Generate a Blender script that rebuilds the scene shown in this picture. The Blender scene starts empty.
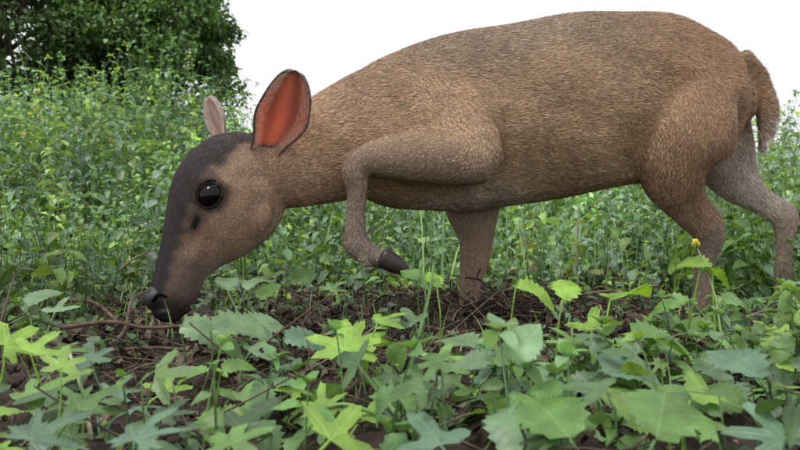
import bpy, math, numpy as np
from mathutils import Vector
from mathutils.bvhtree import BVHTree
rng=np.random.default_rng(7)
K=0.0014434; D0=1.126; H=0.16
def at(u,v,y=0.0):
    d=y+D0
    return np.array([(u-400)*K*d,y,H+(225-v)*K*d])
sc=bpy.context.scene
col=sc.collection
# ---------------------------------------------------------------- helpers
def mesh_obj(name,V,F,C=None,UV=None,mat=None,parent=None,smooth=True):
    V=np.asarray(V,dtype=np.float32);F=np.asarray(F,dtype=np.int32)
    n=F.shape[1]
    me=bpy.data.meshes.new(name)
    me.vertices.add(len(V));me.vertices.foreach_set('co',V.ravel())
    me.loops.add(F.size);me.loops.foreach_set('vertex_index',F.ravel())
    me.polygons.add(len(F));me.polygons.foreach_set('loop_start',np.arange(0,F.size,n,dtype=np.int32))
    me.polygons.foreach_set('loop_total',np.full(len(F),n,dtype=np.int32))
    if smooth: me.polygons.foreach_set('use_smooth',np.ones(len(F),dtype=bool))
    if C is not None:
        a=me.attributes.new('Col','FLOAT_COLOR','POINT')
        c=np.ones((len(V),4),dtype=np.float32);c[:,:3]=C
        a.data.foreach_set('color',c.ravel())
    if UV is not None:
        a=me.attributes.new('luv','FLOAT_VECTOR','POINT')
        c=np.zeros((len(V),3),dtype=np.float32);c[:,:UV.shape[1]]=UV
        a.data.foreach_set('vector',c.ravel())
    me.update();me.validate()
    ob=bpy.data.objects.new(name,me);col.objects.link(ob)
    if mat: me.materials.append(mat)
    if parent: ob.parent=parent
    return ob
class Bag:
    def __init__(s): s.V=[];s.F=[];s.C=[];s.U=[];s.n=0
    def add(s,V,F,C,U=None):
        V=np.asarray(V,float);F=np.asarray(F,int)
        s.V.append(V);s.F.append(F+s.n)
        C=np.asarray(C,float)
        if C.ndim==1: C=np.tile(C,(len(V),1))
        s.C.append(C)
        s.U.append(np.zeros((len(V),3)) if U is None else U)
        s.n+=len(V)
    def make(s,name,mat,parent=None,smooth=True):
        return mesh_obj(name,np.vstack(s.V),np.vstack(s.F),np.vstack(s.C),np.vstack(s.U),mat,parent,smooth)
def nrm(a): 
    a=np.asarray(a,float);return a/np.maximum(np.linalg.norm(a,axis=-1,keepdims=True),1e-9)
def sstep(a,b,x):
    t=np.clip((x-a)/(b-a),0,1);return t*t*(3-2*t)
def catmull(P,sub):
    P=np.asarray(P,float);Q=np.vstack([2*P[0]-P[1],P,2*P[-1]-P[-2]]);out=[]
    for i in range(1,len(Q)-2):
        for j in range(sub):
            t=j/sub
            out.append(0.5*((2*Q[i])+(-Q[i-1]+Q[i+1])*t+(2*Q[i-1]-5*Q[i]+4*Q[i+1]-Q[i+2])*t*t+(-Q[i-1]+3*Q[i]-3*Q[i+1]+Q[i+2])*t**3))
    out.append(P[-1]);return np.array(out)
def ringloft(Cn,A,B,ra,rb,n=20,egg=None):
    m=len(Cn);th=np.linspace(0,2*math.pi,n,endpoint=False)
    e=np.zeros(m) if egg is None else egg
    V=[]
    for i in range(m):
        w=rb[i]*(1+e[i]*np.cos(th))
        V.append(Cn[i]+np.outer(np.cos(th)*ra[i],A[i])+np.outer(np.sin(th)*w,B[i]))
    V=np.vstack(V);F=[]
    for i in range(m-1):
        for j in range(n):
            a=i*n+j;b=i*n+(j+1)%n;c=a+n;d=b+n
            F+=[[a,b,d],[a,d,c]]
    V=np.vstack([V,Cn[0],Cn[-1]]);p=m*n
    for j in range(n):
        F+=[[p,(j+1)%n,j],[p+1,(m-1)*n+j,(m-1)*n+(j+1)%n]]
    return V,np.array(F)
def roundcaps(S,k=4):
    S=np.asarray(S,float);out=[]
    d0=nrm(S[0,:3]-S[1,:3]);d1=nrm(S[-1,:3]-S[-2,:3])
    for i in range(k,0,-1):
        a=i/k*math.pi/2*0.97;r=S[0].copy();e=min(S[0,3],S[0,4])
        r[:3]=S[0,:3]+d0*e*math.sin(a)*0.8;r[3]*=math.cos(a);r[4]*=math.cos(a);out.append(r)
    out+=list(S)
    for i in range(1,k+1):
        a=i/k*math.pi/2*0.97;r=S[-1].copy();e=min(S[-1,3],S[-1,4])
        r[:3]=S[-1,:3]+d1*e*math.sin(a)*0.8;r[3]*=math.cos(a);r[4]*=math.cos(a);out.append(r)
    return np.array(out)
def limb(pts,sub=4,side=np.array([0,1,0.])):
    S=[]
    for (u,v,y,r,rs) in pts:
        p=at(u,v,y);S.append([*p,r*K*(y+D0),rs])
    S=roundcaps(catmull(S,sub))
    T=nrm(np.gradient(S[:,:3],axis=0));Bv=np.tile(side,(len(S),1))
    Bv=nrm(Bv-T*np.sum(T*Bv,1)[:,None]);A=np.cross(Bv,T)
    return ringloft(S[:,:3],A,Bv,S[:,3],S[:,4])
def tube(P,r0,r1=None,n=5,sub=4):
    P=catmull(P,sub) if len(P)>2 else np.asarray(P,float)
    r1=r0 if r1 is None else r1
    r=np.linspace(r0,r1,len(P));T=nrm(np.gradient(P,axis=0))
    ref=np.where(np.abs(T[:,2:3])>0.9,[[1,0,0]],[[0,0,1]])
    A=nrm(np.cross(T,ref));Bv=np.cross(T,A)
    return ringloft(P,A,Bv,r,r,n)
# ---------------------------------------------------------------- materials
def newmat(name):
    m=bpy.data.materials.new(name);m.use_nodes=True;nt=m.node_tree;nt.nodes.clear();return m,nt
def N(nt,t,**k):
    n=nt.nodes.new(t)
    for a,b in k.items():
        setattr(n,a,b)
    return n
def leafmat(name,veins=True,trans=0.32,rough=0.42,bright=1.0):
    m,nt=newmat(name);L=nt.links.new
    out=N(nt,'ShaderNodeOutputMaterial');att=N(nt,'ShaderNodeAttribute',attribute_name='Col')
    pr=N(nt,'ShaderNodeBsdfPrincipled');pr.inputs['Roughness'].default_value=rough
    pr.inputs['Specular IOR Level'].default_value=0.6
    tr=N(nt,'ShaderNodeBsdfTranslucent');mx=N(nt,'ShaderNodeMixShader');mx.inputs[0].default_value=trans
    noi=N(nt,'ShaderNodeTexNoise');noi.inputs['Scale'].default_value=60;noi.inputs['Detail'].default_value=4
    geo=N(nt,'ShaderNodeNewGeometry');L(geo.outputs['Position'],noi.inputs['Vector'])
    mr=N(nt,'ShaderNodeMapRange');L(noi.outputs['Fac'],mr.inputs[0])
    for i,v in zip((1,2,3,4),(0.3,0.7,0.72*bright,1.28*bright)): mr.inputs[i].default_value=v
    mul=N(nt,'ShaderNodeVectorMath',operation='SCALE');L(att.outputs['Color'],mul.inputs[0]);L(mr.outputs[0],mul.inputs['Scale'])
    src=mul.outputs[0]
    if veins:
        uv=N(nt,'ShaderNodeAttribute',attribute_name='luv');sp=N(nt,'ShaderNodeSeparateXYZ');L(uv.outputs['Vector'],sp.inputs[0])
        ab=N(nt,'ShaderNodeMath',operation='ABSOLUTE');L(sp.outputs[0],ab.inputs[0])
        v1=N(nt,'ShaderNodeMapRange');L(ab.outputs[0],v1.inputs[0])
        for i,v in zip((1,2,3,4),(0.02,0.06,.8,0)): v1.inputs[i].default_value=v
        a=N(nt,'ShaderNodeMath',operation='MULTIPLY');L(sp.outputs[1],a.inputs[0]);a.inputs[1].default_value=44
        b=N(nt,'ShaderNodeMath',operation='MULTIPLY');L(ab.outputs[0],b.inputs[0]);b.inputs[1].default_value=-13
        c0=N(nt,'ShaderNodeMath',operation='ADD');L(a.outputs[0],c0.inputs[0]);L(b.outputs[0],c0.inputs[1])
        nz=N(nt,'ShaderNodeMath',operation='MULTIPLY');L(noi.outputs['Fac'],nz.inputs[0]);nz.inputs[1].default_value=4
        c=N(nt,'ShaderNodeMath',operation='ADD');L(c0.outputs[0],c.inputs[0]);L(nz.outputs[0],c.inputs[1])
        s=N(nt,'ShaderNodeMath',operation='SINE');L(c.outputs[0],s.inputs[0])
        v2=N(nt,'ShaderNodeMapRange');L(s.outputs[0],v2.inputs[0])
        for i,v in zip((1,2,3,4),(0.80,1.0,0,0.45)): v2.inputs[i].default_value=v
        mxv=N(nt,'ShaderNodeMath',operation='MAXIMUM');L(v1.outputs[0],mxv.inputs[0]);L(v2.outputs[0],mxv.inputs[1])
        mc=N(nt,'ShaderNodeMixRGB');L(mxv.outputs[0],mc.inputs[0]);L(src,mc.inputs[1])
        lt=N(nt,'ShaderNodeMixRGB',blend_type='ADD');lt.inputs[0].default_value=1;L(src,lt.inputs[1]);lt.inputs[2].default_value=(0.06,0.08,0.04,1)
        L(lt.outputs[0],mc.inputs[2]);src=mc.outputs[0]
        bp=N(nt,'ShaderNodeBump');bp.inputs['Strength'].default_value=0.5;bp.inputs['Distance'].default_value=0.0008
        L(mxv.outputs[0],bp.inputs['Height']);bp.invert=True
        L(bp.outputs[0],pr.inputs['Normal'])
    L(src,pr.inputs['Base Color'])
    tc=N(nt,'ShaderNodeMixRGB',blend_type='MULTIPLY');tc.inputs[0].default_value=1;L(src,tc.inputs[1]);tc.inputs[2].default_value=(1.6,1.6,0.6,1)
    L(tc.outputs[0],tr.inputs[0]);L(pr.outputs[0],mx.inputs[1]);L(tr.outputs[0],mx.inputs[2]);L(mx.outputs[0],out.inputs[0])
    return m
def colmat(name,rough=0.8,spec=0.2,scale=80,lo=0.6,hi=1.4,bump=0.4,dist=0.003):
    m,nt=newmat(name);L=nt.links.new
    out=N(nt,'ShaderNodeOutputMaterial');att=N(nt,'ShaderNodeAttribute',attribute_name='Col')
    pr=N(nt,'ShaderNodeBsdfPrincipled');pr.inputs['Roughness'].default_value=rough;pr.inputs['Specular IOR Level'].default_value=spec
    noi=N(nt,'ShaderNodeTexNoise');noi.inputs['Scale'].default_value=scale;noi.inputs['Detail'].default_value=6
    geo=N(nt,'ShaderNodeNewGeometry');L(geo.outputs['Position'],noi.inputs['Vector'])
    mr=N(nt,'ShaderNodeMapRange');L(noi.outputs['Fac'],mr.inputs[0])
    for i,v in zip((1,2,3,4),(0.3,0.7,lo,hi)): mr.inputs[i].default_value=v
    mul=N(nt,'ShaderNodeVectorMath',operation='SCALE');L(att.outputs['Color'],mul.inputs[0]);L(mr.outputs[0],mul.inputs['Scale'])
    L(mul.outputs[0],pr.inputs['Base Color'])
    if bump:
        bp=N(nt,'ShaderNodeBump');bp.inputs['Strength'].default_value=bump;bp.inputs['Distance'].default_value=dist
        L(noi.outputs['Fac'],bp.inputs['Height']);L(bp.outputs[0],pr.inputs['Normal'])
    L(pr.outputs[0],out.inputs[0]);return m
M_leaf=leafmat('leaf_near');M_far=leafmat('leaf_far',veins=False,trans=0.27,rough=0.42)
M_tree=leafmat('leaf_tree',veins=False,trans=0.22,rough=0.45)
M_wood=colmat('dead_wood');M_soil=colmat('soil',0.95,0.1,40,0.5,1.6,1.0,0.012)
M_skin=colmat('hide',0.9,0.1,150,0.85,1.15,0.3,0.001);M_fur=colmat('fur',0.55,0.35,9,0.9,1.1,0)
M_gloss=colmat('wet_black',0.06,0.25,200,0.9,1.1,0);M_nose=colmat('nose_skin',0.32,0.45,700,0.5,1.5,0.7,0.0012);M_hoof=colmat('hoof',0.4,0.4,120,0.7,1.3,0.2,0.001)
M_bark=colmat('bark',0.9,0.1,20,0.5,1.4,0.8,0.02)

# ================================================================= DEER
deer=bpy.data.objects.new('muntjac_deer',None);col.objects.link(deer)
parts=Bag();Z=np.zeros(3)
bones=[]
def addbones(pts,part,rev=False):
    P=[at(p[0],p[1],p[2]) for p in pts];R=[p[3]*K*D0 for p in pts]
    for i in range(len(P)-1):
        a,b=(P[i],P[i+1]) if not rev else (P[i+1],P[i])
        bones.append((a,b,(R[i]+R[i+1])/2,part))
T=[(352,80,190,-.045,.050),(378,60,203,-.035,.070),(415,43,211,-.025,.084),(470,31,211,-.008,.092),(530,20,203,.015,.098),(585,13,194,.035,.098),
   (632,11,184,.052,.086),(674,17,176,.07,.078),(704,29,164,.082,.070),(726,44,150,.09,.056),(738,62,130,.096,.038)]
S=[]
for u,t,b,y,w in T:
    a=at(u,t,y);c=at(u,b,y);S.append([*((a+c)/2),(a[2]-c[2])/2,w,])
S=catmull(S,4);S=roundcaps(S)
up=np.tile([0,0,1.],(len(S),1))
sd=nrm(np.tile([-.15,1,0.],(len(S),1)))
V,F=ringloft(S[:,:3],up,sd,S[:,3],S[:,4],28,egg=np.full(len(S),-0.12));parts.add(V,F,Z)
tp=[(u,(t*0.55+b*0.45),y,(b-t)/2) for u,t,b,y,w in T];addbones(tp,'torso')
nk=[(385,132,-.035,66,.068),(348,142,-.05,59,.056),(318,154,-.065,52,.048),(292,163,-.08,47,.043),(266,169,-.095,41,.040)]
V,F=limb(nk);parts.add(V,F,Z);addbones(nk,'neck',True)
yaw=math.radians(24);side=np.array([math.sin(yaw),-math.cos(yaw),0])
HD=[(226,138,290,190,-.100,.034),(205,142,284,212,-.108,.046),(184,163,270,238,-.117,.052),(171,195,249,254,-.128,.047),(165,226,224,266,-.140,.034),
    (160,255,204,282,-.153,.026),(153,280,197,301,-.163,.025),(149,296,190,313,-.170,.022),(153,309,181,320,-.176,.014)]
hs=[]
for a,b,c,d,y,w in HD:
    p=at(a,b,y);q=at(c,d,y);hs.append([*((p+q)/2),np.linalg.norm(p-q)/2,w])
hs0=np.array(hs);hs=roundcaps(catmull(hs0,5))
Ax=nrm(np.gradient(hs[:,:3],axis=0));Bs=nrm(side-Ax*(Ax@side)[:,None]);Dd=np.cross(Bs,Ax)
if Dd[5][2]<0: Dd=-Dd
V,F=ringloft(hs[:,:3],Dd,Bs,hs[:,3],hs[:,4],24,egg=np.full(len(hs),0.12));parts.add(V,F,Z)
addbones([((a+c)/2,(b+d)/2,y,math.hypot(a-c,b-d)/2) for a,b,c,d,y,w in HD],'head',True)
HC=hs[:,:3];
def blob(c,r):
    c=np.asarray(c);th=np.linspace(0.02,math.pi-0.02,12)
    return ringloft(np.array([c+np.array([0,0,math.cos(t)*r[2]]) for t in th]),np.tile([1,0,0.],(12,1)),np.tile([0,1,0.],(12,1)),np.sin(th)*r[0],np.sin(th)*r[1],16)
for (u,v,y,rx,ry,rz) in [(206,176,-.163,.028,.011,.014),(240,214,-.128,.046,.022,.040),(200,160,-.10,.018,.03,.02)]:
    V,F=blob(at(u,v,y),(rx,ry,rz));parts.add(V,F,Z)
legs={
 'shoulder':[(425,90,-.070,40,.030),(452,122,-.090,38,.036),(470,148,-.108,32,.038)],
 'forearm':[(472,146,-.110,31,.038),(476,160,-.118,25,.036),(440,157,-.126,28,.034),(402,157,-.128,24,.028),(376,158,-.128,18,.021),(362,162,-.128,15.5,.018)],
 'cannon':[(356,160,-.128,15,.018),(355,172,-.128,15,.019),(357,190,-.128,11,.013),(356,212,-.128,9.5,.011),(355,232,-.128,11.5,.0125),(357,245,-.128,13.5,.0145),(372,256,-.128,10.5,.012),(386,260,-.128,10,.0115)],
 'farfore':[(468,180,.03,31,.035),(473,212,.045,27,.030),(476,238,.05,18,.021),(475,258,.05,15.5,.017),(472,272,.05,13,.014),(470,292,.05,10.5,.012),(468,306,.05,12,.014),(467,314,.05,12,.014)],
 'thigh':[(690,88,.035,46,.040),(684,122,.012,54,.052),(677,150,.008,50,.055),(676,176,.015,35,.042),(684,198,.03,24,.028),(697,220,.04,18,.020)],
 'shank':[(697,218,.04,17.5,.019),(709,236,.045,15,.016),(706,256,.045,11,.012),(703,280,.045,10,.011),(703,298,.045,11.5,.013),(700,314,.045,12,.014)],
 'farthigh':[(706,110,.13,38,.04),(720,150,.14,35,.04),(737,180,.145,24,.03),(757,198,.145,15,.018),(777,211,.145,13,.015)],
 'farshank':[(778,209,.145,13,.015),(784,226,.145,11,.013),(784,250,.145,8.5,.0105),(783,278,.145,8.5,.0105),(784,300,.145,10.5,.012),(782,320,.145,10,.013)],
 'tail':[(742,60,.085,10,.015),(757,75,.085,10,.017),(765,98,.085,11,.018),(767,122,.085,9,.014),(763,144,.085,3.5,.006)],
}
for k,p in legs.items():
    V,F=limb(p);parts.add(V,F,Z);addbones(p,k)
V,F=limb([(400,95,-.070,30,.03),(425,125,-.085,40,.033),(440,155,-.090,36,.033)]);parts.add(V,F,Z)
V,F=limb([(703,203,.045,8,.008),(717,226,.048,8,.009),(712,246,.047,7,.008)]);parts.add(V,F,Z)
V,F=limb([(765,197,.145,7,.008),(790,212,.147,7,.008),(791,232,.147,6,.007)]);parts.add(V,F,Z)
for c_ in [(366,266,-.118),(364,266,-.138)]:
    V,F=limb([(c_[0]-3,c_[1]-9,c_[2],5,.005),(c_[0]+2,c_[1],c_[2],3.5,.004)]);parts.add(V,F,Z)
tmp=mesh_obj('tmp',np.vstack(parts.V),np.vstack(parts.F))
md=tmp.modifiers.new('r','REMESH');md.mode='VOXEL';md.voxel_size=0.0034;md.adaptivity=0
dg=bpy.context.evaluated_depsgraph_get();bm_=bpy.data.meshes.new_from_object(tmp.evaluated_get(dg))
nv=len(bm_.vertices);P=np.empty(nv*3,dtype=np.float32);bm_.vertices.foreach_get('co',P);P=P.reshape(-1,3).astype(float)
bm_.calc_loop_triangles();Tn_=np.empty(len(bm_.loop_triangles)*3,dtype=np.int32);bm_.loop_triangles.foreach_get('vertices',Tn_);TR=Tn_.reshape(-1,3)
E=np.empty(len(bm_.edges)*2,dtype=np.int32);bm_.edges.foreach_get('vertices',E);E=E.reshape(-1,2)
bpy.data.objects.remove(tmp)
def boneinfo(P,pw=7):
    W=np.zeros((len(P),len(bones)))
    for i,(a,b,r,pt) in enumerate(bones):
        ab=b-a;t=np.clip((P-a)@ab/(ab@ab),0,1);d=np.linalg.norm(P-(a+t[:,None]*ab),axis=1)
        W[:,i]=1/(np.maximum(d/r,0.15)**pw)
    return W/W.sum(1)[:,None]
W=boneinfo(P)
names=sorted(set(b[3] for b in bones));PW={n:W[:,[i for i,b in enumerate(bones) if b[3]==n]].sum(1) for n in names}
deg=np.bincount(E.ravel(),minlength=nv)[:,None]
def lap(X):
    s=np.zeros_like(X)
    for k in range(X.shape[1]):
        s[:,k]=np.bincount(E[:,0],X[E[:,1],k],minlength=nv)+np.bincount(E[:,1],X[E[:,0],k],minlength=nv)
    return s/deg-X
wt=(0.28+0.72*np.clip(PW['torso']+PW['neck']+PW['farthigh']+PW['shoulder'],0,1))[:,None]
for i in range(18):
    P=P+lap(P)*0.55*wt; P=P-lap(P)*0.50*wt
wh=PW['head'][:,None]
for i in range(22):
    P=P+lap(P)*0.55*wh; P=P-lap(P)*0.52*wh
for i in range(4): P=P+lap(P)*0.38*wt
def vnorm(P):
    n=np.cross(P[TR[:,1]]-P[TR[:,0]],P[TR[:,2]]-P[TR[:,0]]);o=np.zeros_like(P)
    for k in range(3):
        for j in range(3): o[:,k]+=np.bincount(TR[:,j],n[:,k],minlength=nv)
    return nrm(o)
Nn=vnorm(P)
rib=np.sin((P[:,0]*1.0+P[:,2]*.25)*170)*sstep(.0,.12,P[:,0])*sstep(.36,.24,P[:,0])*sstep(.20,.26,P[:,2])*sstep(.42,.36,P[:,2])*PW['torso']
P=P+Nn*(rib*.0010)[:,None]
ms=.0030*np.sin(P[:,0]*31+P[:,2]*17)*np.sin(P[:,2]*41-P[:,0]*9)*np.clip(PW['torso']+PW['neck']+PW['thigh'],0,1)
P=P+Nn*ms[:,None]
def segd(P,a,b):
    ab=b-a;t=np.clip((P-a)@ab/(ab@ab),0,1);return np.linalg.norm(P-(a+t[:,None]*ab),axis=1)
def groove(pl,r,dep,front=True):
    global P
    d=np.full(nv,9.)
    for i in range(len(pl)-1):
        d=np.minimum(d,segd(P,pl[i],pl[i+1]))
    P=P-Nn*(dep*np.exp(-(d/r)**2))[:,None]
groove([at(626,110,-.02),at(618,150,-.03),at(638,180,-.02)],.022,.008)
groove([at(505,120,-.08),at(500,165,-.08),at(485,190,-.07)],.016,.006)
groove([at(352,105,-.10),at(362,140,-.11)],.014,.003)
groove([at(330,120,-.115),at(322,165,-.12)],.010,.0022)
groove([at(305,128,-.125),at(300,170,-.125)],.009,.0018)
groove([at(360,190,-.115),at(358,228,-.115)],.0035,.0012)
groove([at(690,200,-.0),at(698,225,.02)],.006,.002)
groove([at(196,222,-.165),at(190,245,-.172)],.012,.004)
groove([at(232,198,-.165),at(212,240,-.168)],.010,.0022)
groove([at(240,178,-.15),at(262,178,-.14)],.010,.002)
P=P+Nn*(.0030*np.exp(-(segd(P,at(200,179,-.17),at(226,186,-.165))/.008)**2))[:,None]
for i in range(2): P=P+lap(P)*.3
Nn=vnorm(P)
flow=np.zeros_like(P)
for i,(a,b,r,pt) in enumerate(bones): flow+=W[:,i:i+1]*nrm(b-a)
def mixc(a,b,t): return a*(1-t[:,None])+np.asarray(b)*t[:,None]
W2=boneinfo(P,4.5);PC={n:W2[:,[i for i,b in enumerate(bones) if b[3]==n]].sum(1) for n in names}
C=np.zeros_like(P)
zz=P[:,2];xx=P[:,0]
wob=0.02*np.sin(xx*23+zz*11)+0.015*np.sin(zz*37-xx*17)
tor=np.tile([.51,.335,.205],(nv,1));tor=mixc(tor,[.34,.245,.17],sstep(.33,.47,zz+wob));tor=mixc(tor,[.64,.52,.41],sstep(.24,.18,zz+wob))
tor=mixc(tor,[.40,.235,.135],sstep(.28,.5,xx+wob)*.8)
base={'torso':tor,'shoulder':tor*.97,'neck':np.tile([.58,.365,.23],(nv,1)),'head':np.tile([.53,.345,.24],(nv,1)),'forearm':np.tile([.42,.31,.225],(nv,1)),'cannon':np.tile([.28,.22,.18],(nv,1)),
 'farfore':np.tile([.48,.335,.24],(nv,1)),'thigh':tor*.5+np.array([.40,.245,.15])*.5,'shank':np.tile([.30,.225,.175],(nv,1)),'farthigh':np.tile([.68,.57,.48],(nv,1)),'farshank':np.tile([.42,.32,.255],(nv,1)),'tail':np.tile([.66,.62,.58],(nv,1))}
for n in names:
    wn=PW[n] if n in('head','tail','farthigh') else PC[n]
    C+=wn[:,None]*base[n]
C/=sum((PW[n] if n in('head','tail','farthigh') else PC[n]) for n in names)[:,None]
idx=np.argmin(((P[:,None,:]-HC[None,::2,:])**2).sum(2),axis=1)*2
ed=((P-HC[idx])*Dd[idx]).sum(1)/np.maximum(hs[idx,3],1e-3); tt=idx/len(HC)
for i in range(6): tt=tt+lap(tt[:,None])[:,0]*.6;ed=ed+lap(ed[:,None])[:,0]*.6
hw=sstep(.35,.7,PW['head'])
fn=.05*np.sin(P[:,0]*160+P[:,2]*90)*np.sin(P[:,2]*190-P[:,0]*70)
dark=sstep(.30,.66,ed+fn+.03*np.sin(tt*40))
C=mixc(C,[.15,.112,.097],hw*sstep(.40,.66,tt+fn*.5)*.85)
C=mixc(C,[.048,.043,.05],dark*hw*.94)
C=mixc(C,[.05,.044,.046],hw*sstep(.68,.88,tt)*.9)
C=mixc(C,[.52,.44,.37],hw*sstep(-.65,-.92,ed)*sstep(.70,.55,tt)*.6)
C=mixc(C,[.58,.40,.28],hw*sstep(.42,.28,tt)*(1-dark)*sstep(-.3,.2,ed)*.5)
bvh=BVHTree.FromPolygons([tuple(p) for p in P],[tuple(t) for t in TR])
CAM=Vector((0,-D0,H))
def hit(u,v,y=-.15):
    t=Vector(at(u,v,y));d=(t-CAM).normalized();r=bvh.ray_cast(CAM,d);return (r[0],r[1]) if r[0] else (t,-d)
eh,en=hit(210,195)
eh=np.array(eh);en=nrm(np.array(en)+np.array([-.05,-.25,.05]))
ea=nrm(np.cross(en,np.cross(Ax[12],en)))
de=np.linalg.norm(P-eh,axis=1)
C=mixc(C,[.09,.068,.06],sstep(.031,.021,de)*.8)
gh,_=hit(195,224);gh=np.array(gh)
ab=gh-eh;t=np.clip((P-eh)@ab/(ab@ab),0,1.1);dd_=np.linalg.norm(P-(eh+t[:,None]*ab),axis=1)
C=mixc(C,[.11,.08,.07],sstep(.019,.005,dd_)*.7)
C=mixc(C,[.02,.017,.017],sstep(.0065,.0030,dd_)*sstep(.6,.85,t)*.95)
body=mesh_obj('body',P,TR,C*.5,None,M_skin,deer)
hl=.0092*(PW['torso']+PW['shoulder']*.9+PW['neck']*.95+PW['thigh']*.85+PW['farthigh']+PW['forearm']*.6)+.0046*PW['head']+.0052*(PW['cannon']+PW['shank']+PW['farshank']+PW['farfore'])+.021*PW['tail']
hl*=1-.5*hw*sstep(.5,.8,tt)
bald=(sstep(.93,.95,tt)*hw>.5)|(de<.0165)
A3=P[TR];ar=np.linalg.norm(np.cross(A3[:,1]-A3[:,0],A3[:,2]-A3[:,0]),axis=1)
dens=ar*(1+1.8*hw[TR[:,0]]+.9*(PW['cannon']+PW['shank'])[TR[:,0]]+1.2*PW['tail'][TR[:,0]])*(~bald[TR[:,0]])
NH=460000
ti=rng.choice(len(TR),NH,p=dens/dens.sum());b=rng.random((NH,2));fl=b.sum(1)>1;b[fl]=1-b[fl];b3=np.c_[1-b.sum(1),b]
def itp(X): return (X[TR[ti]]*b3.reshape(NH,3,*([1]*(X.ndim-1)))).sum(1)
p=itp(P);n=nrm(itp(Nn));f=itp(flow);cl=itp(C);ln=itp(hl)*rng.uniform(.6,1.3,NH);tlw=sstep(.25,.6,itp(PW['tail']))
ph=p*1.0
jit=np.c_[np.sin(ph[:,0]*90+ph[:,2]*60)+np.sin(ph[:,2]*210+ph[:,0]*40),np.sin(ph[:,2]*80),np.sin(ph[:,0]*110-ph[:,2]*70)+np.sin(ph[:,0]*260)]*.10
f=f+jit+rng.normal(0,.13,(NH,3))+np.array([0,0,-.18])
f=nrm(f-n*(f*n).sum(1)[:,None])
d1=nrm(f+n*(rng.uniform(.10,.42,NH))[:,None]);d2=nrm(f+n*rng.uniform(-.05,.22,NH)[:,None])
sdv=nrm(np.cross(n,f)+n*rng.normal(0,.25,NH)[:,None])
w=rng.uniform(.00024,.00046,NH)[:,None]
root=p-n*.0008;mid=root+d1*(ln*.5)[:,None];tip=mid+d2*(ln*.5)[:,None]
HV=np.stack([root-sdv*w,root+sdv*w,mid-sdv*w*.85,mid+sdv*w*.85,tip],1).reshape(-1,3)
bi=np.arange(NH)[:,None]*5
HF=np.stack([bi+[0,1,3],bi+[0,3,2],bi+[2,3,4]],1).reshape(-1,3)
br=np.exp(rng.normal(0,.23,NH));pl=rng.random(NH)<.16
br=br*np.where(pl,1.35,1.0)*np.where(rng.random(NH)<.18,.38,1.0)
patch=1+.10*np.sin(ph[:,0]*14+ph[:,2]*9+1)*np.sin(ph[:,2]*19-ph[:,0]*7)+.09*np.sin(ph[:,0]*55+ph[:,2]*31)*np.sin(ph[:,2]*73-ph[:,0]*22)+.08*np.sin(ph[:,0]*120+ph[:,2]*260)*np.sin(ph[:,0]*47-ph[:,2]*90)
# tail: brown upper side towards the back, white rear edge and underside
tax=np.interp(p[:,2],[at(0,144,.085)[2],at(0,122,.085)[2],at(0,98,.085)[2],at(0,75,.085)[2],at(0,60,.085)[2]],[at(763,0,.085)[0],at(767,0,.085)[0],at(765,0,.085)[0],at(757,0,.085)[0],at(742,0,.085)[0]])
white=tlw*sstep(-.003,.004,p[:,0]-tax+rng.normal(0,.0025,NH))
cl=np.clip(cl*(br*patch)[:,None],0,.9);cl=mixc(cl,[.92,.91,.90],np.clip(white,0,1)*.95)
cl=np.where((tlw>.5)[:,None]&(white<.3)[:,None],cl*np.array([.50,.38,.30]),cl)
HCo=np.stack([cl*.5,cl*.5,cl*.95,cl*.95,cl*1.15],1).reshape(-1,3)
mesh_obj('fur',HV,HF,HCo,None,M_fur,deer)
def ellip(c,A3_,r,n=28,m=20):
    th=np.linspace(.01,math.pi-.01,m);c=np.array(c)
    return ringloft(np.array([c+A3_[2]*math.cos(t)*r[2] for t in th]),np.tile(A3_[0],(m,1)),np.tile(A3_[1],(m,1)),np.sin(th)*r[0],np.sin(th)*r[1],n)
up_=nrm(np.cross(en,ea));
if up_[2]<0: up_=-up_
ec=eh-en*.0080
g=Bag();V,F=ellip(ec,[en,ea,up_],(.0185,.0195,.0175));g.add(V,F,[.004,.003,.0025]);g.make('eye',M_gloss,deer)
g=Bag()
def lidcurve(rr,hup,hdn,lift):
    out=[]
    for t in np.linspace(0,2*math.pi,49):
        c,s=math.cos(t),math.sin(t);hh=hup if s>0 else hdn
        out.append(ec+ea*c*rr*(1.0)+up_*s*hh+en*(lift-.0035*c*c))
    return np.array(out)
V,F=tube(lidcurve(.0195,.0150,.0150,.0098),.0022,.0022,8,1);g.add(V,F,[.03,.023,.02])
g.make('eyelid',M_skin,deer)
g=Bag()
nl=500;t_=rng.uniform(.2,math.pi-.2,nl);q=ec+np.outer(np.cos(t_),ea)*.0195+np.outer(np.sin(t_),up_)*.0160+en*.0100
dr=nrm(np.outer(np.cos(t_)*.8,ea)+np.outer(np.sin(t_)*.5,up_)+en*.7+rng.normal(0,.15,(nl,3)));sv=nrm(np.cross(dr,en))*.00018
HV=np.stack([q-sv,q+sv,q+dr*rng.uniform(.003,.007,nl)[:,None]],1).reshape(-1,3);g.add(HV,np.arange(nl*3).reshape(-1,3),[.03,.025,.02]);g.make('eyelashes',M_fur,deer)
g=Bag()
for (u,v) in [(176,300),(184,296),(180,306),(190,301),(196,292),(172,292),(186,309),(168,308)]:
    h_,n_=hit(u,v);h_=np.array(h_);n_=np.array(n_);e_=h_+(n_*.6+np.array([rng.normal(.2,.4),-.1,rng.normal(-.4,.3)]))*rng.uniform(.02,.035)
    V,F=tube(np.array([h_,(h_+e_)/2+[0,0,.002],e_]),.00028,.0001,4);g.add(V,F,[.03,.03,.03])
g.make('whiskers',M_skin,deer)
g=Bag()
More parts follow.
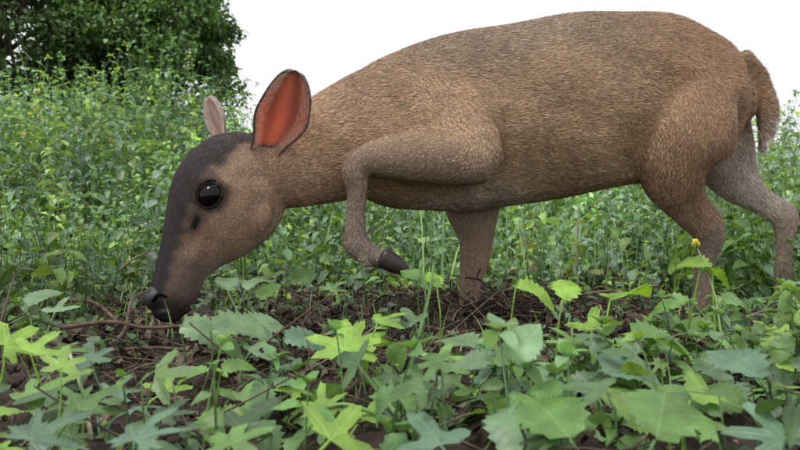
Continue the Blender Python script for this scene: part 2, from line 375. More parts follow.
V,F=blob(at(157,298,-.175),(.0165,.022,.0185));g.add(V,F,[.026,.025,.029])
V,F=blob(at(166,311,-.176),(.014,.016,.010));g.add(V,F,[.026,.025,.029])
g.make('nose',M_nose,deer)
g=Bag()
V,F=tube(np.array([at(153,301,-.197),at(159,295,-.201),at(167,297,-.198)]),.0032,.0018,8);g.add(V,F,[.002,.002,.002])
mp=[np.array(hit(u,v)[0]) for u,v in [(172,314),(181,309),(190,302),(198,295)]]
V,F=tube(np.array(mp),.0012,.0004,6);g.add(V,F,[.015,.012,.012]);g.make('mouth_line',M_skin,deer)
def ear(name,base,tip,wdir,wid,cup,face,incol,rim):
    base=np.array(base);tip=np.array(tip);Td=nrm(tip-base);L=np.linalg.norm(tip-base)
    X=nrm(wdir-Td*(wdir@Td));Nf=nrm(np.cross(X,Td));
    if Nf@face<0: Nf=-Nf
    nt_,ns=30,25;V=[];Cc=[]
    for i in range(nt_):
        t=i/(nt_-1);wd=wid*math.sqrt(max(0.0004,1-t**2.9))*(.50+.50*float(sstep(0,.5,t)))
        for j in range(ns):
            s=j/(ns-1)*2-1
            cu=cup*(1-.45*t)*math.sqrt(max(.01,1-t**4))
            ang=s*1.25
            ridge=.0015*math.sin(s*11)*(1-t)*(1-abs(s))
            pos=base+Td*L*t+X*wd*math.sin(ang)/math.sin(1.25)-Nf*cu*(math.cos(ang)-math.cos(1.25))+Nf*(.006*math.sin(3*t)+ridge)+X*.004*math.sin(t*3.1)
            V.append(pos)
            e=min(1,max(0,(abs(s)-.84)/.14,(t-.93)/.06,(.10-t)/.10))
            wv=.82+.18*math.sin(s*9+t*3)
            base_c=np.array(incol)*(1.2-.40*t)*wv+np.array([.20,.17,.13])*max(0,.55-t)+np.array([.16,.13,.10])*max(0,abs(s)-.4)
            Cc.append(np.clip(base_c,0,.95)*(1-e)+np.array(rim)*e)
    F=[]
    for i in range(nt_-1):
        for j in range(ns-1):
            q=i*ns+j;F+=[[q,q+1,q+ns+1],[q,q+ns+1,q+ns]]
    ob=mesh_obj(name,V,F,np.array(Cc),None,M_ear,deer)
    md=ob.modifiers.new('s','SOLIDIFY');md.thickness=.0022;md.offset=0
    V=np.array(V).reshape(nt_,ns,3)
    nh_=9500;tt_=rng.random(nh_)*.98;ss=rng.random(nh_)
    kind=rng.choice(3,nh_,p=[.3,.56,.14])
    ss=np.where(kind==0,np.where(rng.random(nh_)<.5,rng.uniform(0,.05,nh_),rng.uniform(.95,1,nh_)),ss)
    ss=np.where(kind==2,np.where(rng.random(nh_)<.5,rng.uniform(.02,.26,nh_),rng.uniform(.74,.98,nh_)),ss)
    fi=tt_*(nt_-1);fj=ss*(ns-1);i0=np.minimum(fi.astype(int),nt_-2);j0=np.minimum(fj.astype(int),ns-2);a_=(fi-i0)[:,None];b_=(fj-j0)[:,None]
    q=V[i0,j0]*(1-a_)*(1-b_)+V[i0+1,j0]*a_*(1-b_)+V[i0,j0+1]*(1-a_)*b_+V[i0+1,j0+1]*a_*b_
    back=np.where(kind==0,rng.choice([-1,1],nh_),np.where(kind==1,-1,1))[:,None]
    q=q+Nf*back*.0013
    inn=(np.sign(ss-.5))[:,None]*np.where(kind==2,-1.2,0)[:,None]
    dr=nrm(Td*.9+X*inn*.6+Nf*back*.2+rng.normal(0,.15,(nh_,3)));l=(rng.uniform(.0025,.005,nh_)*np.where(kind==2,1.8,1))[:,None]
    sv=nrm(np.cross(dr,Nf));w_=.00022
    HV=np.stack([q-sv*w_,q+sv*w_,q+dr*l],1).reshape(-1,3);HF=np.arange(nh_*3).reshape(-1,3)
    cc=np.where((kind==2)[:,None],np.array([[.7,.55,.47]]),np.array([rim]))*np.exp(rng.normal(0,.3,nh_))[:,None];cc=np.repeat(cc,3,0)
    mesh_obj(name+'_fur',HV,HF,cc,None,M_fur,deer)
m,nt=newmat('ear_skin');L=nt.links.new
out=N(nt,'ShaderNodeOutputMaterial');att=N(nt,'ShaderNodeAttribute',attribute_name='Col');pr=N(nt,'ShaderNodeBsdfPrincipled');tr=N(nt,'ShaderNodeBsdfTranslucent');mx=N(nt,'ShaderNodeMixShader');mx.inputs[0].default_value=.5
noi=N(nt,'ShaderNodeTexNoise');noi.inputs['Scale'].default_value=90;noi.inputs['Detail'].default_value=6
mm=N(nt,'ShaderNodeMixRGB',blend_type='MULTIPLY');mm.inputs[0].default_value=.40;L(att.outputs['Color'],mm.inputs[1]);L(noi.outputs['Fac'],mm.inputs[2])
tc=N(nt,'ShaderNodeMixRGB',blend_type='MULTIPLY');tc.inputs[0].default_value=1;L(mm.outputs[0],tc.inputs[1]);tc.inputs[2].default_value=(1.5,1.2,1.1,1)
pr.inputs['Roughness'].default_value=.55;L(mm.outputs[0],pr.inputs['Base Color']);L(tc.outputs[0],tr.inputs[0]);L(pr.outputs[0],mx.inputs[1]);L(tr.outputs[0],mx.inputs[2]);L(mx.outputs[0],out.inputs[0])
M_ear=m
ear('ear_left',at(264,154,-.135),at(296,71,-.165),np.array([1,.22,.35]),.0410,.023,np.array([-.3,-1,0]),[.86,.36,.24],[.17,.125,.105])
ear('ear_right',at(222,142,-.085),at(209,98,-.07),np.array([1,-.6,0]),.020,.014,np.array([-1,.3,0]),[.7,.56,.50],[.62,.55,.51])
def hoof(name,p0,p1,r,sp):
    g=Bag();p0=np.array(p0);p1=np.array(p1)
    for s in (-1,1):
        o=np.array([0,s*sp,0]);a=p0+o*.8;b=p1+o
        S=np.array([[*a,r,r*.62],[*(a*.6+b*.4),r*.95,r*.62],[*(a*.25+b*.75),r*.65,r*.5],[*b,r*.2,r*.2]])
        S=roundcaps(catmull(S,4));Tg=nrm(np.gradient(S[:,:3],axis=0));Bv=np.tile([0,1,0.],(len(S),1));Bv=nrm(Bv-Tg*(Tg*Bv).sum(1)[:,None]);V,F=ringloft(S[:,:3],np.cross(Bv,Tg),Bv,S[:,3],S[:,4],14);g.add(V,F,[.03,.022,.02])
    g.make(name,M_hoof,deer)
hoof('hoof_raised',at(384,258,-.128),at(409,272,-.128),.0145,.0080)
hoof('hoof_front',at(466,310,.05),at(450,322,.05),.013,.009)
hoof('hoof_hind_near',at(698,312,.045),at(682,324,.045),.013,.009)
hoof('hoof_hind_far',at(780,318,.145),at(764,330,.145),.013,.009)

# ================================================================= TERRAIN
def th(x,y):
    x=np.asarray(x,float);y=np.asarray(y,float)
    h=.007*np.sin(x*9+1)*np.sin(y*8)+.005*np.sin(x*23)*np.cos(y*19+x*4)+.003*np.sin(x*51+y*37)
    h=h*np.exp(-np.maximum(0,np.hypot(x,y)-3)/4)
    h+=.42*sstep(.8,4.2,y)*sstep(.2,-2.2,x)*sstep(30,8,y)
    h+=.06*sstep(.6,3,y)
    h+=.03*np.exp(-((x-.14)**2/.02+(y-.12)**2/.01))
    return h
def axis(lo,hi,core0,core1,step,nn):
    a=np.arange(core0,core1,step)
    l=core0-(np.geomspace(step,abs(lo-core0),nn))[::-1];r=core1+np.geomspace(step,hi-core1,nn)
    return np.r_[l,a,r]
gx=axis(-150,150,-2.5,2.5,.02,40);gy=axis(-60,250,-1.2,3,.02,40)
X,Y=np.meshgrid(gx,gy);Zg=th(X,Y)+np.where((abs(X)<2.5)&(Y<3)&(Y>-1.2),rng.normal(0,.0030,X.shape),0)
V=np.c_[X.ravel(),Y.ravel(),Zg.ravel()];nx=len(gx);ii=np.arange(len(gy)-1)[:,None]*nx+np.arange(nx-1)[None,:];ii=ii.ravel()
F=np.c_[ii,ii+1,ii+nx+1,ii+nx]
cg=np.tile([.046,.036,.029],(len(V),1));far=sstep(1.5,5,np.hypot(V[:,0],V[:,1]));cg=mixc(cg,[.07,.11,.035],far)
mesh_obj('ground',V,F,cg,None,M_soil)

# ================================================================= LEAVES
def T_ovate(n,wr=.30,fold=.25,droop=.25,ser=.14,peak=.38,twist=0):
    V=[];U=[];F=[]
    for i in range(n+1):
        t=i/n;w=wr*(math.sin(math.pi*t**(.72))**.8 if 0<t<1 else 0)
        s=1+(ser if i%2 else -ser)*(1 if 0<i<n else 0);w*=s
        z=-droop*t*t;yo=-.02 if i%2 else .02;wv=.03*math.sin(t*9+1)
        V+=[[-w,t+yo,z+fold*w+wv-twist*w*t],[0,t,z],[w,t+yo,z+fold*w-wv+twist*w*t]];U+=[[-w/wr,t,0],[0,t,0],[w/wr,t,0]]
    for i in range(n):
        a=i*3;F+=[[a,a+1,a+4],[a,a+4,a+3],[a+1,a+2,a+5],[a+1,a+5,a+4]]
    return np.array(V),np.array(F),np.array(U,float)
def T_lobed(angs,lens,wid=.42,nper=46,droop=.2,fold=.12,tooth=.05):
    V=[[0,0,0]];U=[[0,0,0]];F=[];R=4
    angs=np.radians(angs);a0,a1=angs.min()-.55,angs.max()+.55
    th_=np.linspace(a0,a1,nper)
    for k in range(1,R+1):
        for i,t in enumerate(th_):
            dl=t-angs;r=np.max(np.array(lens)*np.exp(-(dl/wid)**2*1.1))
            r=max(r,.34)
            if k==R: r*=1+(tooth if i%2 else -tooth)
            j=np.argmin(abs(dl));rr=r*k/R
            x=math.sin(t)*rr;y=math.cos(t)*rr
            V.append([x,y,-droop*rr*rr+fold*abs(math.sin(dl[j]))*rr+.04*math.sin(t*3+j)*rr]);U.append([math.sin(dl[j])*rr*2.2,rr,0])
    for i in range(nper-1): F.append([0,1+i+1,1+i])
    for k in range(R-1):
        for i in range(nper-1):
            a=1+k*nper+i;b=a+nper;F+=[[a,a+1,b+1],[a,b+1,b]]
    return np.array(V,float),np.array(F),np.array(U,float)
def basis(yaw,pitch,roll):
    c,s=np.cos(yaw),np.sin(yaw);cp,sp=np.cos(pitch),np.sin(pitch);z=np.zeros_like(c)
    Dv=np.stack([c*cp,s*cp,sp],1);X0=np.stack([s,-c,z],1);N0=np.cross(X0,Dv)
    cr,sr=np.cos(roll)[:,None],np.sin(roll)[:,None]
    return np.stack([X0*cr+N0*sr,Dv,-X0*sr+N0*cr],1)
def scatter(bag,tmpl,pos,yaw,pitch,roll,scale,color,bias=0.0):
    V,F,U=tmpl;n=len(pos)
    if n==0: return
    if bias: pitch=pitch+bias*np.sin(yaw);roll=roll-bias*np.cos(yaw)
    B=basis(yaw,pitch,roll);W_=np.einsum('vk,nkj->nvj',V,B)*scale[:,None,None]+pos[:,None,:]
    Fa=(F[None]+(np.arange(n)*len(V))[:,None,None]).reshape(-1,3)
    bag.add(W_.reshape(-1,3),Fa,np.repeat(color,len(V),0),np.tile(U,(n,1)))
NEAR=[T_ovate(16,.36,.25,.25,twist=.2),T_ovate(16,.30,.45,.45),T_ovate(16,.38,.25,.35,.1,twist=-.3),T_ovate(16,.27,.3,.6)]
MID=[T_ovate(7,.34,.3,.3,.12),T_ovate(7,.28,.4,.6,.12)]
LOW=[T_ovate(3,.34,.3,.35,0),T_ovate(3,.24,.3,.6,0)]
LOB=[T_lobed([-105,-55,0,55,105],[.6,.85,1,.85,.6]),T_lobed([-62,0,62],[.8,1,.8],.38),T_lobed([-95,-50,0,50,95],[.5,.75,1,.75,.5],.26,60,.3,.2,.09),T_lobed([-75,0,75],[.7,1,.7],.5,46,.15,.1,.02)]
GR=np.array([[.09,.18,.052],[.135,.245,.07],[.11,.205,.09],[.19,.32,.065],[.07,.14,.055],[.14,.23,.125]])
def greens(n,b=1.0,var=.2):
    c=GR[rng.integers(0,len(GR),n)]*np.exp(rng.normal(0,var,n))[:,None]*b
    old=rng.random(n)<.008;c[old]=c[old]*np.array([1.9,1.1,.6])
    return np.clip(c,0,.6)
def plants(bag,sbag,base,ht,nodes,lsize,tm,b=1.0,tint=None,stemr=.0015,seg=4,bias=.15,lob=0):
    n=len(base);lean=rng.normal(0,.16,(n,2))*ht[:,None];y0=rng.uniform(0,6.28,n)
    pc=greens(n,b)*(1+.42*np.sin(base[:,0]*3.1+base[:,1]*1.7)*np.sin(base[:,1]*2.9-base[:,0]*1.3+.7))[:,None]
    if tint is not None: pc=pc*tint  # tint on the distant plants: atmospheric haze painted into leaf colour
    def pt(t): return base+np.c_[lean*(t**1.6)[:,None],ht*t]
    for k in range(nodes):
        t=np.full(n,(k+1)/nodes)**.85;t=np.clip(t+rng.normal(0,.03,n),.08,1)
        pp=pt(t);sz=lsize*(1.15-.75*t**2)*rng.uniform(.75,1.25,n)
        for s in (0,math.pi):
            keep=rng.random(n)<.86
            yw=y0+k*1.57+s+rng.normal(0,.3,n);pit=rng.normal(.0,.42,n)-(1-t)*.35;ro=rng.normal(0,.38,n)
            ti_=rng.integers(0,len(tm),n)
            of=np.c_[np.cos(yw),np.sin(yw),np.zeros(n)]*(sz*.18)[:,None]
            cc=pc*np.exp(rng.normal(0,.18,n))[:,None]*(.70+.50*t)[:,None]  # lower leaves darkened: shade depth inside the plants painted into the colour
            for q in range(len(tm)):
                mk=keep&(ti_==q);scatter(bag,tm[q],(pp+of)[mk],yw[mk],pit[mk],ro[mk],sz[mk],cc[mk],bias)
    for s in range(3):
        pp=pt(np.ones(n));yw=y0+s*2.1;scatter(bag,tm[0],pp,yw,rng.uniform(.4,1.1,n),rng.normal(0,.3,n),lsize*.42*rng.uniform(.7,1.2,n),pc*1.2)
    ts=np.linspace(0,1,seg+1);P_=np.stack([pt(np.full(n,t)) for t in ts],1)
    ang=np.array([0,2.1,4.2]);r=stemr*(1-.6*ts)
    ring=P_[:,:,None,:]+np.stack([np.cos(ang),np.sin(ang),0*ang],1)[None,None]*r[None,:,None,None]
    V=ring.reshape(-1,3);F=[]
    for i in range(seg):
        for j in range(3):
            a=i*3+j;b_=i*3+(j+1)%3;F+=[[a,b_,b_+3],[a,b_+3,a+3]]
    F=np.array(F);Fa=(F[None]+(np.arange(n)*(seg+1)*3)[:,None,None]).reshape(-1,3)
    sbag.add(V,Fa,np.repeat(pc*1.1,(seg+1)*3,0))
def pts(n,x0,x1,y0,y1):
    x=rng.uniform(x0,x1,n);y=rng.uniform(y0,y1,n);return np.c_[x,y,th(x,y)-.003]
def wedge(n,y0,y1,m=.72,extra=.25):
    y=np.sqrt(rng.uniform((y0+D0)**2,(y1+D0)**2,n))-D0;x=rng.uniform(-1,1,n)*((y+D0)*m+extra);return np.c_[x,y,th(x,y)-.003]
def bare(b,f=.75):
    m=((b[:,0]+.20)/.36)**2+((b[:,1]+.32)/.26)**2<1
    m|=((b[:,0]-.15)/.36)**2+((b[:,1]+.02)/.24)**2<1
    return ~(m&(rng.random(len(b))<f))
near=Bag();nst=Bag();farb=Bag();fst=Bag()
b=wedge(300,-.74,-.22,.62,.1);d=b[:,1]+D0
cap=np.maximum(.02,H-(305-225)*K*d-.02);hh=rng.uniform(.2,1.0,len(b))**1.3*cap
keep=(rng.random(len(b))<.66)&bare(b,.8)
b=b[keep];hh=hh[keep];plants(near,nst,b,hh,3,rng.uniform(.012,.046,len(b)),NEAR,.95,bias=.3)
def lobes(n,y0,y1,vmin,s0,s1,zmax,br=1.0,fb=.75,lo=.2):
    b=wedge(n,y0,y1,.62,.06);b=b[bare(b,fb)];n=len(b);d=b[:,1]+D0;zt=rng.uniform(lo,1,n)*np.clip(H-(vmin-225)*K*d-.01,.015,zmax)
    b2=b.copy();b2[:,2]+=zt;yw=rng.uniform(-.6,3.7,n);k_=rng.integers(0,4,n);sz=rng.uniform(s0,s1,n);cc=greens(n,br,.28)
    for q in range(4):
        mk=k_==q;scatter(near,LOB[q],b2[mk],yw[mk],rng.normal(-.05,.35,mk.sum()),rng.normal(0,.35,mk.sum()),sz[mk],cc[mk],.35)
    for i in range(n):
        V,F=tube(np.array([b[i]+[rng.normal(0,.01),rng.normal(0,.01),0],(b[i]+b2[i])/2+rng.normal(0,.004,3),b2[i]]),.0010,.0006,4,2);nst.add(V,F,cc[i]*1.1)
lobes(250,-.55,.25,310,.008,.030,.07,.95)
lobes(60,-.76,-.50,345,.020,.036,.09,1.0)
b=wedge(460,-.25,.55,.62,.1);inbody=(b[:,0]>-.45)&(b[:,0]<.62)&(b[:,1]>-.2)&(b[:,1]<.25)
hh=np.where(inbody,rng.uniform(.02,.06,len(b)),rng.uniform(.03,.13,len(b)))
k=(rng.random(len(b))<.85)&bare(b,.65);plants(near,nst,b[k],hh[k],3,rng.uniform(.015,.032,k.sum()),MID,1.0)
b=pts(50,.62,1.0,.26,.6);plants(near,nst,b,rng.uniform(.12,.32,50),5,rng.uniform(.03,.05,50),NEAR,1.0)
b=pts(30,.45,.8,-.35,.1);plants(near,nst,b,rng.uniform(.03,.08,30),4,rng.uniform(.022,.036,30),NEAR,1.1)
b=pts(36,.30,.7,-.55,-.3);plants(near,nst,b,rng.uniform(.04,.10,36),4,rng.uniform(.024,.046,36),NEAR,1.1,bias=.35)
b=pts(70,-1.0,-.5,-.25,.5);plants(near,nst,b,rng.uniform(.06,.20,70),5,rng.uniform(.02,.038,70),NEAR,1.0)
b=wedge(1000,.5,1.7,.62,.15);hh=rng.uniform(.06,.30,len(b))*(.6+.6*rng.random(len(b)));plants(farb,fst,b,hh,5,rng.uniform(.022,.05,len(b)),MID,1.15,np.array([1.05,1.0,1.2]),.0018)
b=wedge(1700,1.5,3.6,.62,.3);x=b[:,0]
hh=rng.uniform(.34,.66,len(b))*(.72+.28*sstep(1.6,3,b[:,1]))+.24*np.exp(-((x+1.55)/.65)**2)*sstep(1.6,2.6,b[:,1])+.18*sstep(1.2,2.0,x)
hh*=1+.22*np.sin(x*5+b[:,1]*3)*np.sin(b[:,1]*4.1-x*2)
plants(farb,fst,b,hh,8,rng.uniform(.032,.075,len(b)),MID,1.45,np.array([1.12,1.0,1.4]),.0025,bias=.1)  # brighter and bluer here: painted distance haze
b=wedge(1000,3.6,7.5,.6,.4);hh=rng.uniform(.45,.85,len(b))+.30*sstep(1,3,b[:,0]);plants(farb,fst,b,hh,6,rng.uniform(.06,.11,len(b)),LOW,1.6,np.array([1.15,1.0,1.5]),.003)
gb=Bag()
def strands(bb,hts,wd,cc,bend=.5):
    n=len(bb);yw=rng.uniform(0,6.28,n);dr=np.c_[np.cos(yw),np.sin(yw),np.zeros(n)];sv=np.c_[-np.sin(yw),np.cos(yw),np.zeros(n)]
    ks=np.linspace(0,1,6);bd=rng.uniform(.1,bend,n)
    L=[]
    for t in ks:
        c_=bb+dr*(hts*bd*t**2)[:,None]+np.c_[np.zeros((n,2)),hts*(t-.3*bd*t*t)]
        w_=(wd*(1-t**1.5)+.0001)[:,None]
        L+=[c_-sv*w_,c_+sv*w_]
    V=np.stack(L,1).reshape(-1,3);F=[]
    for i in range(5): a=2*i;F+=[[a,a+1,a+3],[a,a+3,a+2]]
    F=np.array(F);gb.add(V,(F[None]+(np.arange(n)*12)[:,None,None]).reshape(-1,3),np.repeat(cc,12,0))
b=wedge(1500,.35,4.2,.62,.3);strands(b,rng.uniform(.12,.42,len(b))*(1+.3*sstep(1,3,b[:,1])),rng.uniform(.001,.003,len(b)),greens(len(b),1.8),.9)
b=wedge(300,-.6,.4,.6,.1);strands(b,rng.uniform(.02,.08,len(b)),rng.uniform(.0008,.0015,len(b)),greens(len(b),1.3),.9)

BR=[.26,.45,.065];MG=[.14,.28,.07];BL=[.13,.24,.15];PA=[.20,.33,.17]
FL=[(352,345,-.50,52,80,20,'L0',BR),(378,322,-.50,42,30,15,'L1',BR),(165,392,-.55,42,95,20,'L1',BR),(322,410,-.62,52,100,30,'L2',BR),(300,392,-.60,38,150,30,'L0',BR),(112,395,-.58,48,80,15,'L2',BL),
(135,408,-.60,44,10,5,'L2',BL),(228,292,-.34,34,110,30,'N1',PA),(245,290,-.34,30,50,40,'N3',PA),(180,326,-.42,56,355,-10,'N3',PA),(240,328,-.40,42,30,-10,'N0',PA),(250,352,-.45,34,60,0,'L1',PA),
(283,338,-.42,44,10,-5,'N3',BL),(30,352,-.52,48,70,15,'L1',BR),(5,345,-.50,46,60,10,'L0',BR),(60,352,-.5,40,20,0,'L2',MG),(55,312,-.35,34,90,20,'L1',PA),(25,305,-.3,34,45,20,'N0',PA),
(516,286,-.35,40,350,-20,'N1',BR),(562,300,-.38,36,60,30,'N0',BR),(592,330,-.42,48,70,30,'L1',BR),(615,345,-.42,46,10,-10,'N3',BR),(650,345,-.42,40,350,-5,'N0',MG),(575,345,-.42,46,120,25,'L2',MG),
(480,385,-.55,44,60,20,'N0',BL),(505,388,-.55,50,20,-10,'N3',BL),(500,375,-.55,40,110,30,'N0',BL),(640,420,-.60,52,100,25,'N2',MG),(660,402,-.58,44,30,20,'N0',MG),(600,400,-.6,44,150,30,'L1',BL),
(430,430,-.62,40,20,20,'L3',BL),(405,432,-.62,44,130,20,'L3',BL),(455,425,-.6,40,40,10,'N0',MG),(745,335,-.25,46,10,-10,'N3',MG),(770,335,-.25,44,30,15,'L0',BR),(720,335,-.25,44,160,15,'N0',MG),
(700,270,-.30,34,20,-25,'N1',BR),(712,268,-.30,32,150,10,'N1',BR),(690,300,-.32,36,170,-15,'N3',MG),(722,300,-.32,40,10,-10,'N3',MG),(200,428,-.62,30,80,30,'L3',BL),(260,300,-.2,30,60,30,'N0',MG),
(290,282,-.1,28,30,20,'N0',MG),(330,290,.1,30,50,20,'L2',MG),(270,278,-.05,30,120,20,'L1',BR),(425,290,-.3,26,60,50,'N0',MG),(437,288,-.3,22,110,50,'N0',BR),(418,280,-.3,22,140,30,'N0',MG),
(780,400,-.5,50,100,25,'L3',MG),(745,410,-.55,50,150,25,'N2',MG),(700,380,-.5,44,120,25,'L1',MG),(545,420,-.6,44,60,25,'L1',MG),(240,400,-.55,36,60,25,'L3',MG),(60,430,-.65,46,60,25,'L2',MG),
(365,420,-.62,40,60,30,'L1',BR),(30,400,-.6,50,50,20,'L0',MG),(90,360,-.5,40,120,20,'L0',BL),(680,330,-.35,40,80,25,'L1',MG),(530,350,-.45,36,100,25,'L1',BL),(450,370,-.5,34,60,30,'L3',MG),(770,360,-.4,46,70,25,'L1',MG),
(135,440,-.76,80,70,10,'L2',BL),(345,350,-.56,66,95,20,'L0',BR),(330,440,-.76,76,60,10,'L1',BR),(520,425,-.72,84,20,-5,'N0',MG),(570,440,-.74,84,110,10,'N2',MG),(655,440,-.76,92,60,10,'N0',MG),
(715,430,-.72,84,130,5,'L2',MG),(785,440,-.74,78,100,10,'L0',BL),(30,440,-.74,82,50,10,'L2',BL),(610,300,-.44,60,40,-5,'N0',BR),(630,335,-.46,66,5,-10,'N1',MG),(440,445,-.74,74,120,10,'L3',BL),(210,330,-.44,60,20,-5,'N1',PA),(600,370,-.55,70,15,-10,'N2',BL),(230,445,-.74,64,80,10,'L0',MG),(480,350,-.5,48,140,0,'N0',PA),
(400,400,-.66,60,70,10,'L0',MG),(690,400,-.66,66,40,0,'N1',BR),(760,380,-.62,64,110,5,'N0',BL),(80,410,-.68,60,60,10,'L1',MG)]
for (u,v,y,l,yw,pi_,k_,c) in FL:
    p=at(u,v,y);tm=LOB[int(k_[1])] if k_[0]=='L' else NEAR[int(k_[1])]
    sz=np.array([l*K*(y+D0)*(1.15 if k_[0]=='N' else .85)])
    a=math.radians(yw)
    scatter(near,tm,p[None],np.array([a]),np.radians(np.array([pi_*.5])),rng.normal(0,.25,1),sz,np.array([c])*np.exp(rng.normal(0,.12)),.42)
    gz=float(th(p[0],p[1]));g0=np.array([p[0]+rng.normal(0,.012)-.01*math.cos(a),p[1]+rng.normal(0,.012),gz-.005])
    V,F=tube(np.array([g0,(g0*.45+p*.55)+[rng.normal(0,.004),rng.normal(0,.004),.003],p]),.0014,.0009,6);nst.add(V,F,np.array(c)*.9)
def stalk(ps,r0,r1,c,bag=nst):
    V,F=tube(np.array([at(*q) for q in ps]),r0,r1,8);bag.add(V,F,c)
stalk([(396,425,-.55),(412,360,-.45),(428,300,-.33),(434,262,-.28)],.0028,.0016,[.13,.24,.07])
stalk([(415,435,-.66),(385,400,-.60),(358,365,-.54),(345,345,-.50)],.0022,.0015,[.22,.36,.12])
stalk([(420,440,-.66),(400,425,-.62),(350,405,-.62),(325,408,-.62)],.002,.0012,[.22,.36,.12])
stalk([(512,435,-.62),(548,395,-.52),(570,350,-.45),(572,325,-.42)],.0022,.0012,[.16,.28,.08])
stalk([(712,440,-.5),(722,370,-.4),(716,300,-.32),(697,247,-.28)],.0016,.0009,[.18,.32,.09])
stalk([(690,430,-.5),(668,400,-.45),(650,345,-.42)],.0016,.0009,[.18,.32,.09])
stalk([(92,440,-.6),(85,400,-.55),(70,355,-.5)],.0016,.0012,[.35,.36,.24])
stalk([(574,330,.45),(577,270,.45),(578,203,.45)],.003,.002,[.40,.40,.28])
stalk([(530,300,.4),(527,250,.4),(520,205,.4)],.0022,.0012,[.35,.42,.25])
stalk([(610,330,.4),(606,290,.4),(612,240,.4)],.0018,.001,[.35,.35,.25])
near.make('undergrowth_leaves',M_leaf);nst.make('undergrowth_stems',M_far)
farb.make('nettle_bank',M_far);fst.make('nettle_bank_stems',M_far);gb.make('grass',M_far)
g=Bag();c0=at(696,244,-.28)
for i in range(7):
    a_=i*.9;V,F=blob(c0+np.array([math.cos(a_)*.0032,math.sin(a_)*.0032,(i%3)*.0015]),(.0020,.0020,.0035));g.add(V,F,[.70,.62,.08])
g.make('yellow_flower',M_far)

# ================================================================= LITTER
lit=Bag()
n=7500;b=wedge(n,-.8,1.0,.62,.1)
b[:n//3,0]=rng.normal(.05,.30,n//3);b[:n//3,1]=rng.normal(-.2,.20,n//3);b[:,2]=th(b[:,0],b[:,1]);b[:,2]+=rng.uniform(.001,.012,n)
DC=np.array([[.10,.07,.048],[.14,.105,.078],[.06,.043,.034],[.18,.14,.105],[.04,.032,.028],[.09,.065,.05]])
DT=[T_ovate(6,.4,.9,.9,.1),T_ovate(6,.3,1.2,-1.0,.05),T_ovate(5,.22,.6,1.4,0)]
k_=rng.integers(0,3,n);szs=rng.uniform(.005,.020,n)*(.55+.45*sstep(-.7,-.2,b[:,1]))
for q in range(3):
    mk=k_==q;m_=mk.sum();scatter(lit,DT[q],b[mk],rng.uniform(0,6.28,m_),rng.normal(0,.5,m_),rng.normal(0,1.0,m_),szs[mk],DC[rng.integers(0,6,m_)]*np.exp(rng.normal(0,.35,m_))[:,None]*.8)
lit.make('dead_leaf_litter',M_wood)
tw=Bag()
for i in range(1300):
    bb=wedge(1,-.75,.9,.62,.1)[0]
    if i%4==0: bb=np.array([rng.normal(-.10,.24),rng.normal(-.32,.15),0]);bb[2]=th(bb[0],bb[1])
    L_=rng.uniform(.02,.15);a_=rng.uniform(0,6.28);dv=np.array([math.cos(a_),math.sin(a_),rng.normal(.05,.22)])*L_
    q=bb+dv;q[2]=max(q[2],float(th(q[0],q[1])));md_=(bb+q)/2+rng.normal(0,.005,3);md_[2]=max(md_[2],bb[2])+rng.uniform(.001,.008)
    r=rng.uniform(.0004,.0016)
    V,F=tube(np.array([bb,md_,q+[0,0,.004]]),r,r*.5,5,3);tw.add(V,F,DC[rng.integers(0,6)]*rng.uniform(.6,1.9))
def twig(ps,r0,r1,c): stalk(ps,r0,r1,c,tw)
twig([(640,332,-.3),(690,338,-.3),(735,355,-.33),(770,378,-.37),(792,388,-.4)],.0028,.0022,[.17,.10,.055])
twig([(60,328,-.3),(110,322,-.28),(150,328,-.27),(215,322,-.25)],.003,.002,[.11,.075,.055])
twig([(20,335,-.3),(90,350,-.32),(160,348,-.33),(235,356,-.33)],.0032,.002,[.10,.065,.05])
twig([(110,345,-.3),(125,330,-.28),(132,300,-.25),(150,290,-.22)],.003,.0015,[.13,.09,.065])
twig([(70,300,-.1),(95,303,-.1),(118,322,-.15)],.0032,.0026,[.14,.09,.07])
twig([(0,325,-.2),(10,290,-.15),(16,270,-.1)],.002,.001,[.12,.08,.06])
twig([(68,350,-.5),(82,390,-.53),(90,436,-.58)],.0016,.0014,[.42,.38,.30])
twig([(118,272,.1),(135,258,.1),(158,248,.15)],.002,.0012,[.2,.15,.12])
twig([(480,320,.0),(505,305,.02),(540,330,-.05)],.003,.002,[.12,.085,.07])
twig([(700,330,-.1),(735,322,-.1),(790,300,0)],.003,.002,[.2,.16,.13])
twig([(410,410,-.5),(420,385,-.45),(432,425,-.5)],.006,.004,[.14,.10,.08])
twig([(230,440,-.6),(260,410,-.58),(330,400,-.55),(370,372,-.5)],.0022,.0015,[.1,.07,.05])
for i in range(620):
    c_=at(rng.normal(500,70),rng.normal(311,12),rng.uniform(-.05,.22));L_=rng.uniform(.02,.08);a_=rng.uniform(0,6.28)
    dv=np.array([math.cos(a_),math.sin(a_)*.6,rng.normal(.1,.4)])*L_;V,F=tube(np.array([c_-dv/2,c_+rng.normal(0,.007,3),c_+dv/2]),rng.uniform(.0008,.0022),.0007,5,3);tw.add(V,F,DC[rng.integers(0,6)]*rng.uniform(.5,1.9))
tw.make('fallen_twigs',M_wood)

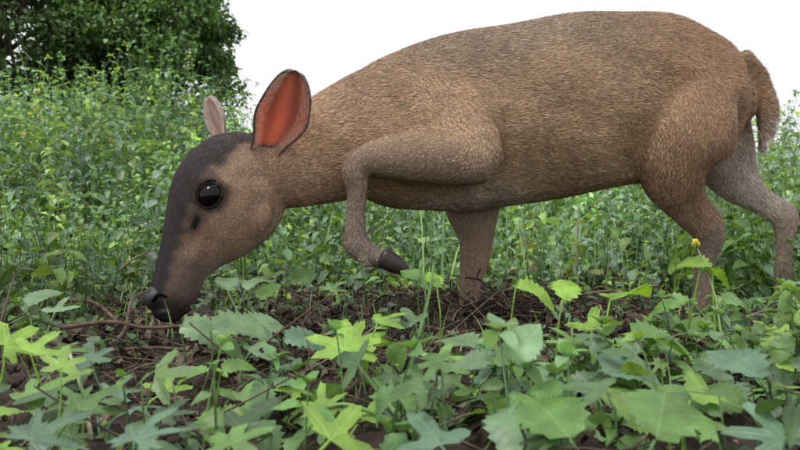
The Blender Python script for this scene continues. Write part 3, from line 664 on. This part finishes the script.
# ================================================================= TREES
def tree(base,ht,crx,crz,cz,nclump,nleaf,lsz,cb):
    root=bpy.data.objects.new('hedgerow_tree',None);col.objects.link(root)
    base=np.array(base,float);bk=Bag();lf=Bag()
    V,F=tube(np.array([base-[0,0,.3],base+[.1,0,ht*.3],base+[-.05,.1,ht*.6],base+[.1,0,ht*.9]]),.14,.04,9);bk.add(V,F,[.09,.075,.06])
    cs=[]
    for i in range(nclump):
        d=nrm(rng.normal(0,1,3));rr=rng.uniform(.55,1)**.6
        c_=base+np.array([0,0,cz])+d*np.array([crx,crx,crz])*rr;cs.append(c_)
        if i%4==0:
            s0=base+[0,0,ht*rng.uniform(.2,.7)];V,F=tube(np.array([s0,(s0+c_)/2+[0,0,.1],c_]),.04,.01,6);bk.add(V,F,[.09,.075,.06])
    for c_ in cs:
        r=rng.uniform(.2,.42);m_=nleaf//nclump;q=nrm(rng.normal(0,1,(m_,3)))*(rng.uniform(0,1,m_)**.45)[:,None]*r*np.array([1.1,1.1,.75])+c_
        tone=rng.uniform(.65,1.45);cc=np.array([.09,.16,.052])*cb*tone*np.exp(rng.normal(0,.25,m_))[:,None]
        scatter(lf,LOW[0],q,rng.uniform(0,6.28,m_),rng.normal(-.3,.5,m_),rng.normal(0,.6,m_),rng.uniform(.6,1.2,m_)*lsz,cc)
    bk.make('trunk',M_bark,root);lf.make('crown',M_tree,root)
def gz(x,y): return float(th(x,y))
tree((-3.75,9.2,gz(-3.75,9.2)),4.2,1.3,1.7,2.4,130,30000,.085,1.25)
tree((-5.7,8.6,gz(-5.7,8.6)),4.6,1.5,1.9,2.5,120,26000,.085,.95)
tree((-4.9,11,gz(-4.9,11)),5.4,1.6,2.2,3.6,110,20000,.095,.9)
tree((-8.2,9.5,gz(-8.2,9.5)),5,1.9,2.2,2.9,100,18000,.10,.8)

# ================================================================= LIGHT, SKY, CAMERA
w=bpy.data.worlds.new('World');sc.world=w;w.use_nodes=True;nt=w.node_tree;nt.nodes.clear()
sky=N(nt,'ShaderNodeTexSky',sky_type='NISHITA');sky.sun_disc=False;sky.dust_density=5;sky.air_density=1
mixn=N(nt,'ShaderNodeMixRGB');mixn.inputs[0].default_value=.88;mixn.inputs[2].default_value=(11.9,12.0,12.2,1)
bg=N(nt,'ShaderNodeBackground');bg.inputs[1].default_value=.10;wo=N(nt,'ShaderNodeOutputWorld')
nt.links.new(sky.outputs[0],mixn.inputs[1]);nt.links.new(mixn.outputs[0],bg.inputs[0]);nt.links.new(bg.outputs[0],wo.inputs[0])
sl=bpy.data.lights.new('sun','SUN');sl.energy=2.0;sl.angle=math.radians(16);sl.color=(1,.965,.91);so=bpy.data.objects.new('sun',sl);col.objects.link(so)
sdir=Vector((-.32,-.38,1)).normalized();so.rotation_euler=sdir.to_track_quat('Z','Y').to_euler()
sky.sun_rotation=math.atan2(sdir.x,sdir.y);sky.sun_elevation=math.asin(sdir.z)
cd=bpy.data.cameras.new('camera');cam=bpy.data.objects.new('camera',cd);col.objects.link(cam);sc.camera=cam
cam.location=CAM;cam.rotation_euler=(math.radians(90),0,0);cd.sensor_width=36;cd.lens=18/math.tan(math.radians(30));cd.clip_start=.02;cd.clip_end=600
cd.dof.use_dof=True;cd.dof.focus_distance=1.0;cd.dof.aperture_fstop=14
sc.view_settings.view_transform='Standard';sc.view_settings.look='None';sc.view_settings.exposure=0
